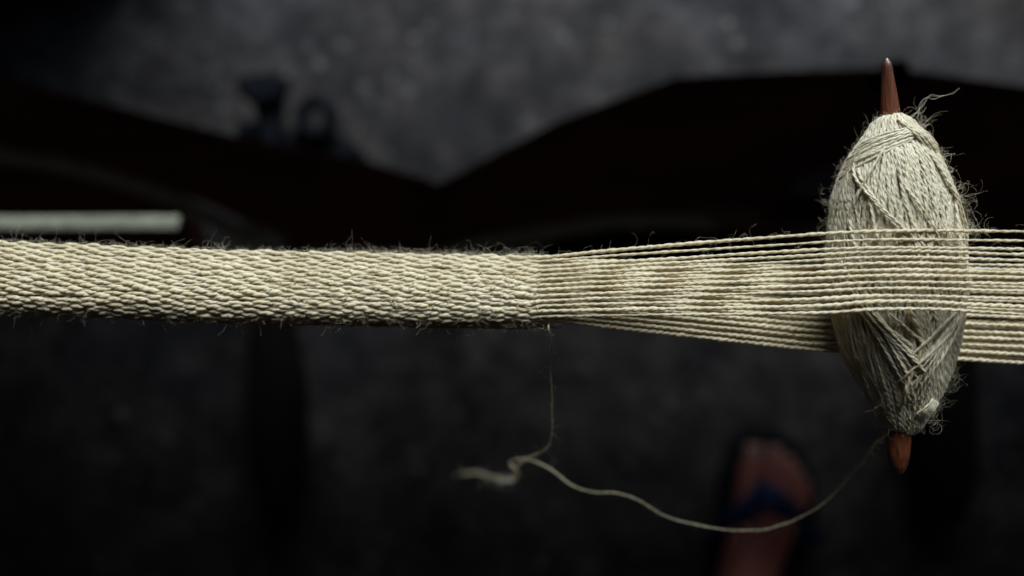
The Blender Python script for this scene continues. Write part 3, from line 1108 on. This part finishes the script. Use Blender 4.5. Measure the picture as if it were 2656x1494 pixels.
# right shoulder tufts and whiskers
for (a, b, c, n_) in ((2500, 520, 22, 60), (2440, 400, 16, 24), (2388, 330, 18, 60), (2520, 590, 12, 40), (2470, 980, 20, 40), (2425, 1075, 16, 30), (2150, 520, 20, 16)):
    x_ = rng.normal(a, c * 0.35, n_); y_ = rng.normal(b, c, n_)
    add_f(UA(x_ - 6, y_, rng.normal(0.001, 0.001, n_)), np.array([1.0 if a > 2300 else -1.0, 0.35, 0]) + rng.normal(0, 0.7, (n_, 3)), np.clip(rng.gamma(2.6, 0.0013, n_), 0.001, 0.006))
fibres(Gs, np.vstack(roots), np.vstack(dirs), np.concatenate(lens))
for pts in ([(2345, 318), (2370, 298), (2395, 270), (2410, 250), (2440, 250), (2470, 240), (2490, 228)], [(2380, 300), (2385, 275), (2400, 255), (2425, 258), (2450, 248)], [(2360, 305), (2378, 292), (2395, 290), (2400, 278)], [(2440, 410), (2450, 405), (2475, 396)]):
    for r_ in range(2):
        P = smooth_path([U(a + rng.normal(0, 2), b + rng.normal(0, 2), 0.001) for a, b in pts], 8)
        T_, N_, B_ = frames(P, np.array([0, 0, 1.0]))
        V, F = tube(P, np.linspace(0.000022, 0.000010, len(P)), N_, B_, 4)
        Gs.add(V, F)
o = Gs.obj('stray_fibres', M_FIBRE, shu)
tag(o, kind='stuff')

# ------------------------------------------------------------------ the loose weft between band and shuttle
tp = [(1424, 820, -0.003), (1425, 850, -0.001), (1428, 868, -0.0025), (1430, 900, -0.006), (1428, 960, -0.0101), (1431, 1040, -0.0142), (1431, 1110, -0.018), (1426, 1150, -0.022),
      (1404, 1176, -0.032), (1374, 1184, -0.042), (1350, 1202, -0.052), (1334, 1214, -0.060), (1322, 1202, -0.066), (1338, 1192, -0.062), (1366, 1192, -0.056), (1395, 1196, -0.051), (1436, 1220, -0.047),
      (1480, 1256, -0.043), (1530, 1274, -0.040), (1600, 1281, -0.038), (1660, 1300, -0.036), (1720, 1336, -0.035), (1790, 1358, -0.0345),
      (1870, 1373, -0.034), (1940, 1377, -0.034), (2010, 1368, -0.0335), (2090, 1338, -0.0315), (2165, 1282, -0.028), (2225, 1215, -0.0225), (2262, 1165, -0.0165), (2300, 1120, -0.0075),
      (2326, 1082, 0.0008), (2342, 1045, 0.0042), (2352, 1005, 0.0065)]
P = smooth_path([U(a + rng.normal(0, 1.2), b + rng.normal(0, 1.2), z) for a, b, z in tp], 10)
# the thick lustrous strand it comes from, lying on the winding
top = []
for a, b in ((2366, 960), (2384, 920), (2392, 895), (2382, 860), (2370, 828), (2362, 806)):
    zf = float(bob_front_z(np.array([a]), np.array([b]))[0])
    top.append(U(a, b, zf + 0.0012))
P = np.vstack([P, smooth_path([P[-1]] + top, 10)[1:]])
P = resample(P, 0.0003)
P = P + np.stack([noise1(len(P), 14, 0.00008), noise1(len(P), 14, 0.00008), noise1(len(P), 14, 0.00008)], 1)
th = np.interp(np.arange(len(P)) / len(P), [0, 0.80, 0.90, 1.0], [0.40, 0.44, 0.85, 1.5])
V, F, A = yarn_geo(P, np.tile(np.array([0.1, 0.2, 1.0]), (len(P), 1)), 0.00014, 0.00024, 0.0042, sides=7, sign=-1, irr=0.22, thick=th)
tail = empty('loose_yarn', 'loose cream yarn hanging from the band and looping low to the tip of the shuttle', 'yarn', P[0])
mesh_obj('yarn', V, F, M_WARP, tail, True, A)
Pe = smooth_path([U(1330, 1206, -0.064), U(1342, 1226, -0.082), U(1330, 1246, -0.104), U(1286, 1238, -0.125), U(1236, 1226, -0.138), U(1204, 1230, -0.144)], 14)
Ve, Fe, Ae = yarn_geo(Pe, np.tile(np.array([0.1, 0.2, 1.0]), (len(Pe), 1)), 0.00022, 0.00018, 0.006, sides=5, irr=0.5, thick=np.linspace(0.5, 0.65, len(Pe)))
mesh_obj('frayed_end', Ve, Fe, M_WARP, tail, True, Ae)
Gl = Geo()
fibres(Gl, Pe[rng.integers(20, len(Pe), 50)], np.tile(np.array([-1.0, 0, 0]), (50, 1)), rng.uniform(0.003, 0.009, 50), 0.00002)
m = 260
idx = rng.integers(5, len(P) - 5, m)
dd = rng.normal(0, 1, (m, 3))
fibres(Gl, P[idx], dd, np.clip(rng.gamma(2.0, 0.0008, m), 0.0005, 0.004))
o = Gl.obj('stray_fibres', M_FIBRE, tail)
tag(o, kind='stuff')
